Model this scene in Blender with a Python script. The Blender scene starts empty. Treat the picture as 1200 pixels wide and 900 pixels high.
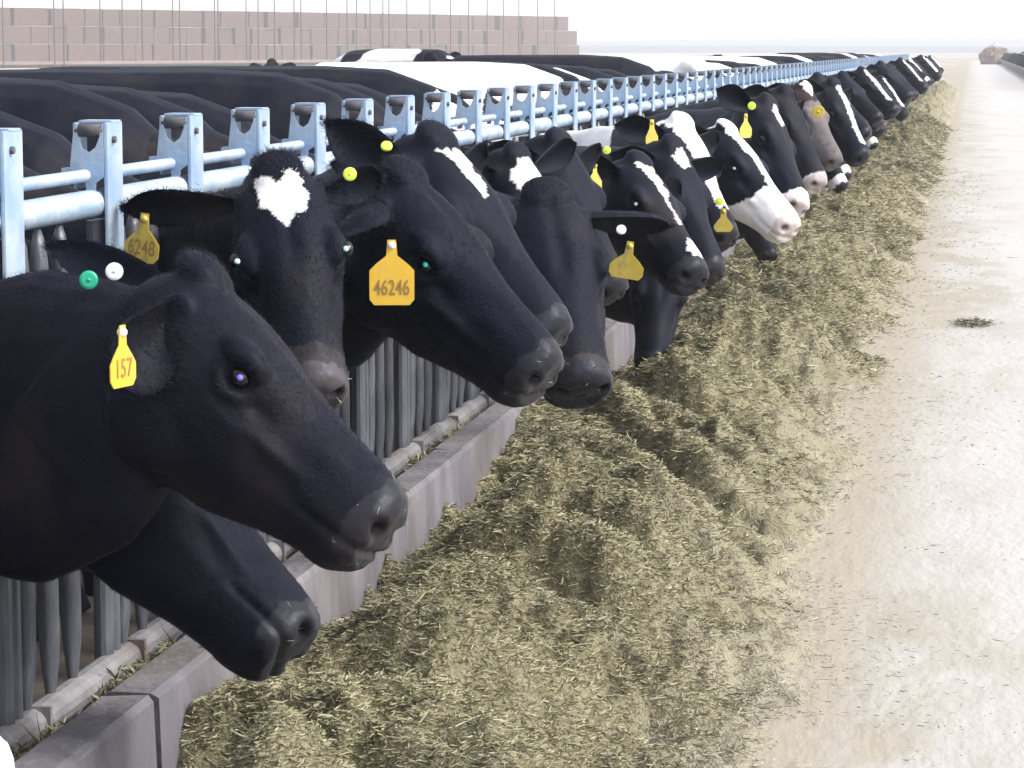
import bpy, bmesh, math, random
import numpy as np
from mathutils import Vector, Matrix

random.seed(7)
rng = np.random.default_rng(7)
sc = bpy.context.scene
COL = sc.collection
rad = math.radians

# ---------------------------------------------------------------- camera
FPX = 3170.0; EYE = 1.75                     # focal length in pixels of the 1200 px photo, eye height
PHI = math.atan(393 / FPX); PSI = math.atan(540 / FPX * math.cos(PHI))
FW = np.array([-math.sin(PSI) * math.cos(PHI), math.cos(PSI) * math.cos(PHI), -math.sin(PHI)])
RT = np.array([math.cos(PSI), math.sin(PSI), 0.0]); UP = np.cross(RT, FW)
CAM = np.array([0, 0, EYE])
cam_d = bpy.data.cameras.new('camera'); cam = bpy.data.objects.new('camera', cam_d); COL.objects.link(cam)
cam_d.sensor_width = 36; cam_d.lens = 36 * FPX / 1200; cam_d.clip_start = 0.1; cam_d.clip_end = 20000
M3 = Matrix(((RT[0], UP[0], -FW[0]), (RT[1], UP[1], -FW[1]), (RT[2], UP[2], -FW[2])))
cam.matrix_world = Matrix.Translation(CAM) @ M3.to_4x4()
sc.camera = cam

def at(px, py, d):
    """world point seen at photo pixel (px, py), d metres in front of the camera"""
    return CAM + (FW + RT * (px - 600) / FPX + UP * (450 - py) / FPX) * d

# ---------------------------------------------------------------- sky, sun, exposure
SUN_EL, SUN_AZ = rad(40), rad(95)            # azimuth measured from +Y towards +X
w = bpy.data.worlds.new('World'); sc.world = w; w.use_nodes = True
nt = w.node_tree; nt.nodes.clear()
sky = nt.nodes.new('ShaderNodeTexSky'); sky.sky_type = 'NISHITA'; sky.sun_disc = False
sky.sun_elevation = SUN_EL; sky.sun_rotation = SUN_AZ; sky.dust_density = 4.0; sky.air_density = 1.0
hs = nt.nodes.new('ShaderNodeHueSaturation'); hs.inputs['Saturation'].default_value = 0.46
bg = nt.nodes.new('ShaderNodeBackground'); bg.inputs['Strength'].default_value = 0.15
wo = nt.nodes.new('ShaderNodeOutputWorld')
tcw = nt.nodes.new('ShaderNodeTexCoord'); sx = nt.nodes.new('ShaderNodeSeparateXYZ'); nt.links.new(tcw.outputs['Generated'], sx.inputs[0])
mrw = nt.nodes.new('ShaderNodeMapRange'); mrw.inputs['From Min'].default_value = 0.02; mrw.inputs['From Max'].default_value = 0.45
mrw.inputs['To Min'].default_value = 0.85; mrw.inputs['To Max'].default_value = 0.25; nt.links.new(sx.outputs['Z'], mrw.inputs['Value'])
mxw = nt.nodes.new('ShaderNodeMixRGB'); mxw.inputs['Color2'].default_value = (3.1, 3.2, 3.4, 1)      # thin bright overcast veil, densest near the horizon
nt.links.new(sky.outputs[0], hs.inputs['Color']); nt.links.new(hs.outputs[0], mxw.inputs['Color1']); nt.links.new(mrw.outputs[0], mxw.inputs[0]); nt.links.new(mxw.outputs[0], bg.inputs['Color'])
nt.links.new(bg.outputs[0], wo.inputs['Surface'])
sd = bpy.data.lights.new('sun', 'SUN'); sd.energy = 1.15; sd.angle = rad(14); sd.color = (1.0, 0.965, 0.92)
so = bpy.data.objects.new('sun', sd); COL.objects.link(so)
sdir = Vector((math.sin(SUN_AZ) * math.cos(SUN_EL), math.cos(SUN_AZ) * math.cos(SUN_EL), math.sin(SUN_EL)))
so.rotation_euler = sdir.to_track_quat('Z', 'Y').to_euler()
sc.view_settings.view_transform = 'Standard'; sc.view_settings.look = 'None'
sc.view_settings.gamma = 1.0; sc.view_settings.use_curve_mapping = False
sc.view_settings.exposure = 1.5

# ---------------------------------------------------------------- numpy value noise
_tab = rng.random(65536)
def _h(i, j, k):
    return _tab[((i * 73856093) ^ (j * 19349663) ^ (k * 83492791)) & 65535]
def vnoise(p, q=None, r=None):
    p = np.asarray(p, float); q = np.zeros_like(p) if q is None else np.asarray(q, float)
    r = np.zeros_like(p) if r is None else np.asarray(r, float)
    i, j, k = np.floor(p).astype(np.int64), np.floor(q).astype(np.int64), np.floor(r).astype(np.int64)
    a, b, c = p - i, q - j, r - k
    a, b, c = a * a * (3 - 2 * a), b * b * (3 - 2 * b), c * c * (3 - 2 * c)
    o = 0
    for di in (0, 1):
        for dj in (0, 1):
            for dk in (0, 1):
                o = o + _h(i + di, j + dj, k + dk) * (a if di else 1 - a) * (b if dj else 1 - b) * (c if dk else 1 - c)
    return o
def fbm(p, q=None, r=None, n=3):
    o, am, t = 0, 1.0, 0
    z = 0 * np.asarray(p, float)
    q = z if q is None else q; r = z if r is None else r
    for s in range(n):
        o = o + am * vnoise(p * 2 ** s + 17.3 * s, q * 2 ** s + 5.1 * s, r * 2 ** s); t += am; am *= 0.5
    return o / t
def sstep(a, b, x):
    t = np.clip((x - a) / (b - a), 0, 1); return t * t * (3 - 2 * t)

# ---------------------------------------------------------------- mesh helpers
def tag(o, label=None, cat=None, group=None, kind=None):
    if label: o['label'] = label
    if cat: o['category'] = cat
    if group: o['group'] = group
    if kind: o['kind'] = kind
    return o

def mk(name, verts, faces, mat=None, parent=None, smooth=False, loc=None, cols=None, dom='POINT'):
    me = bpy.data.meshes.new(name)
    verts = np.asarray(verts, float)
    if loc is not None: verts = verts - np.asarray(loc, float)
    if isinstance(faces, np.ndarray):
        n, k = faces.shape
        me.vertices.add(len(verts)); me.vertices.foreach_set('co', verts.ravel())
        me.loops.add(n * k); me.loops.foreach_set('vertex_index', faces.astype(np.int32).ravel())
        me.polygons.add(n); me.polygons.foreach_set('loop_start', np.arange(0, n * k, k, dtype=np.int32))
        me.update(calc_edges=True)
    else:
        me.from_pydata(verts.tolist(), [], [list(map(int, f)) for f in faces])
    if smooth: me.polygons.foreach_set('use_smooth', [True] * len(me.polygons))
    if cols is not None:
        at_ = me.color_attributes.new('Col', 'FLOAT_COLOR', dom)
        at_.data.foreach_set('color', np.asarray(cols, np.float32).ravel())
    me.update()
    o = bpy.data.objects.new(name, me); COL.objects.link(o)
    if loc is not None: o.location = loc
    if mat: me.materials.append(mat)
    if parent:
        o.parent = parent
        o.location = Vector(o.location) - Vector(parent_world(parent))
    return o

def parent_world(p):
    v = Vector(p.location)
    while p.parent: p = p.parent; v = v + Vector(p.location)
    return v

class MB:
    """collects shapes that become ONE mesh"""
    def __init__(s): s.v = []; s.f = []
    def add(s, v, f):
        n = len(s.v); s.v += [tuple(map(float, q)) for q in v]; s.f += [[n + i for i in g] for g in f]; return s
    def box(s, a, b, bev=0.0):
        x0, y0, z0 = a; x1, y1, z1 = b
        if bev <= 0:
            v = [(x, y, z) for x in (x0, x1) for y in (y0, y1) for z in (z0, z1)]
            return s.add(v, [(0, 1, 3, 2), (4, 6, 7, 5), (0, 4, 5, 1), (2, 3, 7, 6), (0, 2, 6, 4), (1, 5, 7, 3)])
        bm = bmesh.new(); bmesh.ops.create_cube(bm, size=1)
        for q in bm.verts: q.co = Vector(((x0 + x1) / 2 + q.co.x * (x1 - x0), (y0 + y1) / 2 + q.co.y * (y1 - y0), (z0 + z1) / 2 + q.co.z * (z1 - z0)))
        bmesh.ops.bevel(bm, geom=list(bm.edges), offset=bev, segments=2, affect='EDGES')
        bm.verts.index_update()
        s.add([q.co[:] for q in bm.verts], [[q.index for q in g.verts] for g in bm.faces]); bm.free(); return s
    def loft(s, P, A, B, up=(0, 0, 1), n=16, caps=True, pw=1.0):
        v, f = loft(P, A, B, up, n, caps, pw); return s.add(v, f)
    def prism(s, poly, origin, ex, ey, ez, t):
        """flat outline poly (u,v) on axes ex, ey, extruded by t along ez"""
        o, ex, ey, ez = map(np.array, (origin, ex, ey, ez)); n = len(poly)
        v = [o + ex * u + ey * w_ for u, w_ in poly] + [o + ex * u + ey * w_ + ez * t for u, w_ in poly]
        f = [list(range(n))[::-1], list(range(n, 2 * n))] + [(i, (i + 1) % n, n + (i + 1) % n, n + i) for i in range(n)]
        return s.add(v, f)
    def build(s, name, mat, parent=None, smooth=False, loc=None):
        return mk(name, s.v, s.f, mat, parent, smooth, loc)

def loft(P, A, B, up=(0, 0, 1), n=16, caps=True, pw=1.0):
    """tube through points P; A = half size along 'up', B = half size sideways"""
    P = np.asarray(P, float); m = len(P)
    A = np.broadcast_to(np.asarray(A, float), (m,)); B = np.broadcast_to(np.asarray(B, float), (m,))
    U = np.asarray(up, float); U = np.broadcast_to(U, (m, 3)) if U.ndim == 1 else U
    T = np.gradient(P, axis=0); T /= np.linalg.norm(T, axis=1)[:, None] + 1e-12
    S = np.cross(T, U); bad = np.linalg.norm(S, axis=1) < 1e-5
    S[bad] = np.cross(T[bad], np.array([1.0, 0.01, 0])); S /= np.linalg.norm(S, axis=1)[:, None]
    V = np.cross(S, T)
    th = np.arange(n) * 2 * math.pi / n
    c, sn = np.cos(th), np.sin(th)
    c = np.sign(c) * np.abs(c) ** pw; sn = np.sign(sn) * np.abs(sn) ** pw
    R = P[:, None, :] + S[:, None, :] * (B[:, None] * c)[..., None] + V[:, None, :] * (A[:, None] * sn)[..., None]
    v = R.reshape(-1, 3)
    f = [(i * n + j, i * n + (j + 1) % n, (i + 1) * n + (j + 1) % n, (i + 1) * n + j) for i in range(m - 1) for j in range(n)]
    if caps:
        f += [list(range(n))[::-1], [(m - 1) * n + j for j in range(n)]]
    return v.tolist(), f

def ellipsoid(c, r, ax=None, nu=14, nv=9):
    v = []; f = []; ax = np.eye(3) if ax is None else ax
    for i in range(nv + 1):
        t = math.pi * i / nv
        for j in range(nu):
            p = 2 * math.pi * j / nu
            q = np.array([math.cos(t) * r[0], math.sin(t) * math.cos(p) * r[1], math.sin(t) * math.sin(p) * r[2]])
            v.append(np.array(c) + ax.T @ q if False else np.array(c) + q @ ax)
    for i in range(nv):
        for j in range(nu):
            f.append((i * nu + j, i * nu + (j + 1) % nu, (i + 1) * nu + (j + 1) % nu, (i + 1) * nu + j))
    return v, f

# ---------------------------------------------------------------- materials
def mat(name, col=(0.5, 0.5, 0.5), rough=0.6, metal=0.0, spec=0.5):
    m = bpy.data.materials.new(name); m.use_nodes = True
    b = m.node_tree.nodes['Principled BSDF']
    b.inputs['Base Color'].default_value = (*col, 1); b.inputs['Roughness'].default_value = rough
    b.inputs['Metallic'].default_value = metal; b.inputs['Specular IOR Level'].default_value = spec
    return m, m.node_tree, b
def N(nt, t, **k):
    n = nt.nodes.new(t)
    for a, b in k.items():
        if a in n.inputs: n.inputs[a].default_value = b
        else: setattr(n, a, b)
    return n
def noisy(name, c1, c2, scale, rough=0.7, metal=0.0, detail=6, stretch=(1, 1, 1), bump=0.0, bscale=None, lo=0.35, hi=0.65, spec=0.5, c3=None, s3=3.0, space='Object', lo3=0.55, hi3=0.7):
    m, nt, b = mat(name, c1, rough, metal, spec)
    tc = N(nt, 'ShaderNodeTexCoord'); mp = N(nt, 'ShaderNodeMapping'); mp.inputs['Scale'].default_value = stretch
    nt.links.new(tc.outputs[space], mp.inputs[0])
    no = N(nt, 'ShaderNodeTexNoise'); no.inputs['Scale'].default_value = scale; no.inputs['Detail'].default_value = detail
    nt.links.new(mp.outputs[0], no.inputs['Vector'])
    cr = N(nt, 'ShaderNodeValToRGB'); cr.color_ramp.elements[0].position = lo; cr.color_ramp.elements[1].position = hi
    cr.color_ramp.elements[0].color = (*c1, 1); cr.color_ramp.elements[1].color = (*c2, 1)
    nt.links.new(no.outputs[0], cr.inputs[0]); out = cr.outputs[0]
    if c3:
        n3 = N(nt, 'ShaderNodeTexNoise'); n3.inputs['Scale'].default_value = s3; n3.inputs['Detail'].default_value = 5
        nt.links.new(mp.outputs[0], n3.inputs['Vector'])
        r3 = N(nt, 'ShaderNodeValToRGB'); r3.color_ramp.elements[0].position = lo3; r3.color_ramp.elements[1].position = hi3
        nt.links.new(n3.outputs[0], r3.inputs[0])
        mx = N(nt, 'ShaderNodeMixRGB'); mx.inputs['Color2'].default_value = (*c3, 1)
        nt.links.new(r3.outputs[0], mx.inputs[0]); nt.links.new(out, mx.inputs['Color1']); out = mx.outputs[0]
    nt.links.new(out, b.inputs['Base Color'])
    if bump:
        nb = N(nt, 'ShaderNodeTexNoise'); nb.inputs['Scale'].default_value = bscale or scale * 4; nb.inputs['Detail'].default_value = 6
        nt.links.new(mp.outputs[0], nb.inputs['Vector'])
        bu = N(nt, 'ShaderNodeBump'); bu.inputs['Strength'].default_value = bump; bu.inputs['Distance'].default_value = 0.02
        nt.links.new(nb.outputs[0], bu.inputs['Height']); nt.links.new(bu.outputs[0], b.inputs['Normal'])
    return m

def coat_material():
    m, nt, b = mat('short_cow_hair', (0.02, 0.02, 0.02), 0.5)
    a = N(nt, 'ShaderNodeVertexColor'); a.layer_name = 'Col'
    tc = N(nt, 'ShaderNodeTexCoord'); no = N(nt, 'ShaderNodeTexNoise'); no.inputs['Scale'].default_value = 9; no.inputs['Detail'].default_value = 8
    nt.links.new(tc.outputs['Object'], no.inputs['Vector'])
    mr = N(nt, 'ShaderNodeMapRange'); mr.inputs['To Min'].default_value = 0.7; mr.inputs['To Max'].default_value = 1.25
    nt.links.new(no.outputs[0], mr.inputs['Value'])
    mx = N(nt, 'ShaderNodeVectorMath', operation='SCALE'); nt.links.new(a.outputs['Color'], mx.inputs[0]); nt.links.new(mr.outputs[0], mx.inputs['Scale'])
    nd_ = N(nt, 'ShaderNodeTexNoise'); nd_.inputs['Scale'].default_value = 4.5; nd_.inputs['Detail'].default_value = 9; nt.links.new(tc.outputs['Object'], nd_.inputs['Vector'])
    rd = N(nt, 'ShaderNodeMapRange'); rd.inputs['From Min'].default_value = .52; rd.inputs['From Max'].default_value = .78; rd.inputs['To Max'].default_value = .55; nt.links.new(nd_.outputs[0], rd.inputs['Value'])
    du_ = N(nt, 'ShaderNodeMixRGB'); du_.inputs['Color2'].default_value = (.030, .022, .018, 1)       # dried dust and sun-bleached hair
    nt.links.new(rd.outputs[0], du_.inputs[0]); nt.links.new(mx.outputs[0], du_.inputs['Color1']); nt.links.new(du_.outputs[0], b.inputs['Base Color'])
    r = N(nt, 'ShaderNodeMapRange'); r.inputs['To Min'].default_value = 0.38; r.inputs['To Max'].default_value = 0.62   # alpha 0 = damp nose skin
    nt.links.new(a.outputs['Alpha'], r.inputs['Value']); nt.links.new(r.outputs[0], b.inputs['Roughness'])
    b.inputs['Sheen Weight'].default_value = 0.022; b.inputs['Sheen Roughness'].default_value = 0.45; b.inputs['Sheen Tint'].default_value = (0.62, 0.72, 1, 1)
    b.inputs['Specular IOR Level'].default_value = 0.13; b.inputs['Specular Tint'].default_value = (.72, .82, 1, 1)
    n2 = N(nt, 'ShaderNodeTexNoise'); n2.inputs['Scale'].default_value = 130; n2.inputs['Detail'].default_value = 4
    nt.links.new(tc.outputs['Object'], n2.inputs['Vector'])
    n3 = N(nt, 'ShaderNodeTexNoise'); n3.inputs['Scale'].default_value = 14; n3.inputs['Detail'].default_value = 3
    nt.links.new(tc.outputs['Object'], n3.inputs['Vector'])
    ad = N(nt, 'ShaderNodeMath', operation='MULTIPLY_ADD'); ad.inputs[1].default_value = 0.18
    nt.links.new(n2.outputs[0], ad.inputs[0]); nt.links.new(n3.outputs[0], ad.inputs[2])
    bu = N(nt, 'ShaderNodeBump'); bu.inputs['Strength'].default_value = 0.35; bu.inputs['Distance'].default_value = 0.012
    nt.links.new(ad.outputs[0], bu.inputs['Height']); nt.links.new(bu.outputs[0], b.inputs['Normal'])
    return m
COAT = coat_material()
GALV = noisy('galvanised_steel', (0.24, 0.35, 0.50), (0.40, 0.47, 0.56), 9, 0.55, 0.22, bump=0.12, bscale=60, c3=(0.20, 0.21, 0.24), s3=5, lo3=0.48, hi3=0.8)
BAR = noisy('weathered_shaded_steel', (0.06, 0.066, 0.082), (0.13, 0.138, 0.158), 10, 0.42, 0.3, stretch=(3, 3, 0.7), bump=0.15, bscale=60, c3=(0.03, 0.028, 0.03), s3=4, lo3=0.5, hi3=0.8)  # weathered steel, its colour also darkened to stand for shade on the bars
LOWP = noisy('dusty_steel_pipe', (0.17, 0.168, 0.178), (0.27, 0.265, 0.275), 12, 0.6, 0.15, bump=0.25, bscale=50, c3=(0.13, 0.105, 0.095), s3=6, lo3=0.5, hi3=0.7)
ROLL = noisy('grey_rubber', (0.05, 0.05, 0.06), (0.11, 0.11, 0.12), 30, 0.8)
CONC = noisy('old_concrete', (0.105, 0.10, 0.115), (0.175, 0.165, 0.178), 7, 0.9, bump=0.4, bscale=40, c3=(0.085, 0.072, 0.06), s3=3.2, stretch=(1, 1, 0.45), lo3=0.5, hi3=0.72)
YEL = noisy('yellow_tag_plastic', (0.58, 0.36, 0.025), (0.68, 0.43, 0.04), 14, 0.5, c3=(0.40, 0.27, 0.07), s3=26, lo3=.55, hi3=.8)
LIME = mat('lime_tag_plastic', (0.62, 0.74, 0.08), 0.45)[0]
OLD = noisy('dusty_yellow_tag_plastic', (0.42, 0.32, 0.04), (0.52, 0.40, 0.07), 20, 0.6, c3=(0.30, 0.24, 0.09), s3=24)
INK = mat('faded_tag_print', (0.26, 0.15, 0.04), 0.7)[0]
GRN = mat('green_tag_plastic', (0.01, 0.35, 0.20), 0.4)[0]
WHT = mat('white_tag_and_glint', (0.85, 0.87, 0.85), 0.4)[0]  # white plastic, also the colour of some painted eye glints
METAL = mat('metal_tag', (0.6, 0.6, 0.62), 0.35, 0.9)[0]
EYE_M = mat('wet_dark_eye', (0.004, 0.004, 0.006), 0.12, spec=0.35)[0]
PUP = mat('teal_painted_glint', (0.05, 0.75, 0.62), 0.15)[0]  # bright colours painting the glint of light in the eyes
GLINT_PALE = mat('pale_painted_glint', (0.62, 0.98, 0.86), 0.15)[0]
GLINT_VIOLET = mat('violet_painted_glint', (0.22, 0.16, 0.85), 0.15)[0]

# ---------------------------------------------------------------- ground, road, far land
GZ = 0.0
def sheet(name, pts, z, m, nx=1, sub=None):
    v = [(x, y, z) for x, y in pts]
    return tag(mk(name, v, [list(range(len(v)))], m), kind='structure')
DIRT = noisy('pen_dirt', (0.20, 0.155, 0.135), (0.30, 0.245, 0.21), 0.6, 0.95, detail=10, bump=0.5, bscale=9, c3=(0.38, 0.34, 0.28), s3=0.012, lo3=0.45, hi3=0.6)
def with_dust(m, dust):
    """blend a scatter of another ground colour over m, by the surface's own 'Col' attribute"""
    nt = m.node_tree; b = nt.nodes['Principled BSDF']; src = b.inputs['Base Color'].links[0].from_socket
    va = N(nt, 'ShaderNodeVertexColor'); va.layer_name = 'Col'; mx = N(nt, 'ShaderNodeMixRGB'); mx.inputs['Color2'].default_value = (*dust, 1)
    nt.links.new(va.outputs['Color'], mx.inputs[0]); nt.links.new(src, mx.inputs['Color1']); nt.links.new(mx.outputs[0], b.inputs['Base Color']); return m
ROADM = noisy('pale_compacted_road', (0.38, 0.37, 0.36), (0.415, 0.405, 0.395), 0.9, 1.0, spec=0.03, detail=10, bump=0.35, bscale=26, c3=(0.35, 0.332, 0.316), s3=1.3, stretch=(1, 0.35, 1), lo3=0.55, hi3=0.75)
sheet('ground', [(-8000, -300), (8000, -300), (8000, 9000), (-8000, 9000)], 0.0, DIRT)
# the feed alley: a gently uneven sheet between the two feed rows
ys = np.concatenate([np.linspace(-12, 30, 640), np.linspace(30.2, 420, 700)]); xs = np.linspace(-1.62, 4.4, 150)
XX, YY = np.meshgrid(xs, ys); ZZ = 0.004 + 0.014 * fbm(XX * 1.3, YY * 0.5, n=3) + 0.006 * fbm(XX * 6, YY * 5, n=2)
idx = np.arange(XX.size).reshape(XX.shape)
F4 = np.stack([idx[:-1, :-1], idx[:-1, 1:], idx[1:, 1:], idx[1:, :-1]], -1).reshape(-1, 4)
with_dust(ROADM, (.30, .275, .225))
du = sstep(.75, -.5, XX + 1.0 * (fbm(XX * 1.4, YY * .55 + 20, n=4) - .5)); du = np.maximum(du * (.35 + .65 * sstep(.35, .65, fbm(XX * 5, YY * 2.2 + 60, n=3))), sstep(.05, -.45, XX))
du = np.clip(du.reshape(-1, 1), 0, 1)
tag(mk('road', np.stack([XX, YY, ZZ], -1).reshape(-1, 3), F4, ROADM, smooth=True, cols=np.concatenate([du, du, du, du * 0 + 1], 1)), kind='structure')
SLAB = noisy('wet_pen_slab', (0.085, 0.07, 0.06), (0.16, 0.13, 0.11), 2.0, 0.8, detail=8, bump=0.5, bscale=14)
SZ = 0.20
mb = MB(); mb.box((-7.2, -6, -0.2), (-2.02, 86, SZ)); tag(mb.build('pavement', SLAB), kind='structure')
mb = MB(); mb.box((3.62, 100, -0.2), (9.0, 320, SZ)); tag(mb.build('pavement', SLAB), kind='structure')
# far ridges
HILL = noisy('far_hills', (0.035, 0.05, 0.075), (0.06, 0.075, 0.09), 0.006, 1.0)
for (Y0, hgt, x0, x1, sd_) in ((1500, 10.5, -1500, 2300, 3.0), (1050, 4.0, -900, 700, 9.0)):
    n = 160; X = np.linspace(x0, x1, n)
    prof = hgt * (0.45 + 0.55 * fbm(X / 300 + sd_, n=4)) * np.sin(np.linspace(0, math.pi, n)) ** 0.35
    rows = [(X, Y0 + 0 * X, -1 + 0 * X), (X, Y0 + 150 + 0 * X, prof * 0.7), (X, Y0 + 330 + 0 * X, prof), (X, Y0 + 700 + 0 * X, -1 + 0 * X)]
    V = np.concatenate([np.stack(r, -1) for r in rows]); I = np.arange(4 * n).reshape(4, n)
    Fh = np.stack([I[:-1, :-1], I[:-1, 1:], I[1:, 1:], I[1:, :-1]], -1).reshape(-1, 4)
    tag(mk('hills', V, Fh, HILL, smooth=True), kind='structure')

# ---------------------------------------------------------------- haze
mz, nz, bz = mat('haze_air'); nz.nodes.remove(bz)
pv = nz.nodes.new('ShaderNodeVolumePrincipled'); pv.inputs['Density'].default_value = 0.0009; pv.inputs['Color'].default_value = (0.97, 0.98, 1.0, 1)
pv.inputs['Anisotropy'].default_value = 0.1
nz.links.new(pv.outputs[0], nz.nodes['Material Output'].inputs['Volume'])
mb = MB(); mb.box((-8100, -400, -1.2), (8100, 9100, 13)); tag(mb.build('haze', mz), kind='stuff')

# ---------------------------------------------------------------- feed curb (precast pieces)
CZ = 0.452; seg = 3.42; y = -5.1; k = 0
while y < 84:
    y1 = y + seg
    off = 0.02 * math.sin(k * 2.3) + (0.03 if abs(y1 - 5.16) < 0.01 else 0)
    sec = [(-1.60, 0.0), (-1.615, CZ - 0.012), (-1.63, CZ), (-1.715, CZ), (-1.73, CZ - 0.01), (-1.755, CZ - 0.13), (-2.00, CZ - 0.15), (-2.015, 0.0)]
    n = 14; V = []; Fq = []
    for i in range(n + 1):
        yy = y + 0.012 + (seg - 0.024) * i / n
        for (xx, z_) in sec:
            j1 = (random.random() - 0.5) * 0.012 if z_ > 0.3 else 0
            V.append((xx + off + j1, yy, z_ + j1 * 0.8))
    m = len(sec)
    for i in range(n):
        for j in range(m):
            Fq.append((i * m + j, (i + 1) * m + j, (i + 1) * m + (j + 1) % m, i * m + (j + 1) % m))
    Fq += [list(range(m)), [n * m + j for j in range(m)][::-1]]
    o = mk('concrete_curb', V, Fq, CONC, loc=(-1.8, y, 0))
    lab = 'precast concrete feed curb piece at the bottom left corner, its end joint showing' if k == 3 - 1 and False else None
    tag(o, {3: 'pale concrete curb piece along the hay beneath the lowest black cow and the yellow tagged 46246 cow',
            2: 'worn concrete curb piece at the bottom left corner with an open end joint'}.get(k, 'concrete curb piece in the long low feed curb farther along the row'), 'curb', 'precast curb pieces under the headlock fence')
    y = y1; k += 1

# ---------------------------------------------------------------- headlock fence
RX = -1.87; P0 = 5.03; PITCH = 0.6345
fence = bpy.data.objects.new('headlock_fence', None); COL.objects.link(fence); fence.location = (RX, P0, 0)
tag(fence, 'long galvanised steel headlock fence the cows put their necks through', 'fence')
def cyl_y(mb, x, z, r, y0, y1, n=14): mb.loft([(x, y0, z), (x, y1, z)], r, r, up=(0, 0, 1), n=n)
FY0, FY1 = -3.8, 84
mb = MB(); cyl_y(mb, RX, 1.418, 0.030, FY0, FY1); mb.build('top_rail', GALV, fence, True, loc=(RX, P0, 0))
for q in fence.children: q.location = (0, 0, 0)
def fpart(mb, name, m, smooth=False):
    o = mb.build(name, m, fence, smooth, loc=(RX, P0, 0)); o.location = (0, 0, 0); return o
mb = MB(); cyl_y(mb, RX - 0.012, 1.478, 0.014, FY0, FY1, 10); fpart(mb, 'latch_rod', GALV, True)
mb = MB(); cyl_y(mb, RX + 0.012, 0.385, 0.036, FY0, FY1)
for j in range(-12, 120):
    yy = P0 + j * PITCH
    mb.box((RX - 0.03, yy + 0.10, 0.36), (RX + 0.054, yy + 0.115, 0.425), 0)
fpart(mb, 'bottom_rail', LOWP, False)

def lock_mb():
    """latch housing standing on the rail at y=0: a strap bent over the top, a U-cut end plate, a roller and a lug"""
    m = MB()
    m.box((0.030, -0.055, 1.315), (0.038, 0.055, 1.592), 0.002)              # front plate towards the alley
    m.prism([(-0.055, 1.316), (0.055, 1.316), (0.020, 1.20), (-0.030, 1.20)], (0.030, 0, 0), (0, 1, 0), (0, 0, 1), (1, 0, 0), 0.007)
    m.box((-0.040, -0.050, 1.45), (-0.034, 0.030, 1.592), 0.002)             # rear plate
    m.box((-0.040, -0.020, 1.588), (0.038, 0.055, 1.596), 0.003)             # bent over the top
    poly = [(-0.046, 1.485), (-0.034, 1.59), (-0.028, 1.59), (-0.026, 1.560), (-0.018, 1.537), (-0.002, 1.528), (0.013, 1.539), (0.022, 1.560), (0.025, 1.58), (0.030, 1.59), (0.030, 1.475), (0.012, 1.462), (0.010, 1.44), (-0.008, 1.44), (-0.012, 1.475)]
    m.prism(poly, (0, -0.058, 0), (1, 0, 0), (0, 0, 1), (0, 1, 0), 0.008)
    m.box((-0.065, -0.057, 1.480), (-0.040, -0.015, 1.494))
    return m
def roller_mb():
    m = MB(); m.loft([(-0.033, -0.045, 1.575), (0.029, -0.045, 1.575)], 0.014, 0.014, n=12); return m
def bar_mb(lean=0.0, w0=0.0225):
    """flattened tube with pinched ends"""
    z = [0.40, 0.43, 0.50, 0.56, 0.9, 1.25, 1.31, 1.355, 1.385]
    a = [0.008, 0.012, w0 * .9, w0, w0, w0, w0 * .88, 0.016, 0.006]
    b = [0.013, 0.017, w0 * 1.0, w0, w0, w0, w0 * 1.05, 0.019, 0.010]
    m = MB(); m.loft([(0.004, lean * (zz - 0.9), zz) for zz in z], a, b, up=(1, 0, 0), n=14); return m
def post_mb():
    m = MB()
    m.loft([(0.0, -0.022, 0.38), (0.0, -0.022, 1.38)], 0.022, 0.022, up=(1, 0, 0), n=12)
    m.loft([(0.0, 0.026, 0.38), (0.0, 0.026, 1.38)], 0.022, 0.022, up=(1, 0, 0), n=12)
    for zz in (1.26, 1.19):
        m.loft([(0.02, 0.0, zz), (0.045, 0.0, zz)], 0.009, 0.009, n=6); m.loft([(0.0, 0.045, zz), (0.0, 0.075, zz)], 0.010, 0.010, n=6)
    return m
def mesh_of(mb, name, m, smooth):
    o = mb.build(name, m, None, smooth); me = o.data; bpy.data.objects.remove(o); return me
boltm = mesh_of(MB().loft([(0.036, -0.015, 1.555), (0.046, -0.015, 1.555)], 0.0075, 0.0075, n=8), 'bolt', ROLL, False)
lockm = mesh_of(lock_mb(), 'lock_housing', GALV, False); rollm = mesh_of(roller_mb(), 'roller', ROLL, True)
barm = mesh_of(bar_mb(0.02), 'bar', BAR, True); barm2 = mesh_of(bar_mb(-0.02), 'bar', BAR, True); postm = mesh_of(post_mb(), 'post', BAR, False)
barm3 = mesh_of(bar_mb(-.03), 'bar', BAR, True); barm4 = mesh_of(bar_mb(.06), 'bar', BAR, True)
BAROFF = [(0.105, barm), (0.235, barm2), (0.372, barm3)]
def inst(me, name, y, parent=fence, x=0.0):
    o = bpy.data.objects.new(name, me); COL.objects.link(o); o.parent = parent; o.location = (x, y, 0); return o
nlock = 0; restL, restB, restP, restR = MB(), MB(), MB(), MB()
def mesh_into(mb, me, dy):
    mb.add([(v.co.x, v.co.y + dy, v.co.z) for v in me.vertices], [list(p.vertices) for p in me.polygons])
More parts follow.
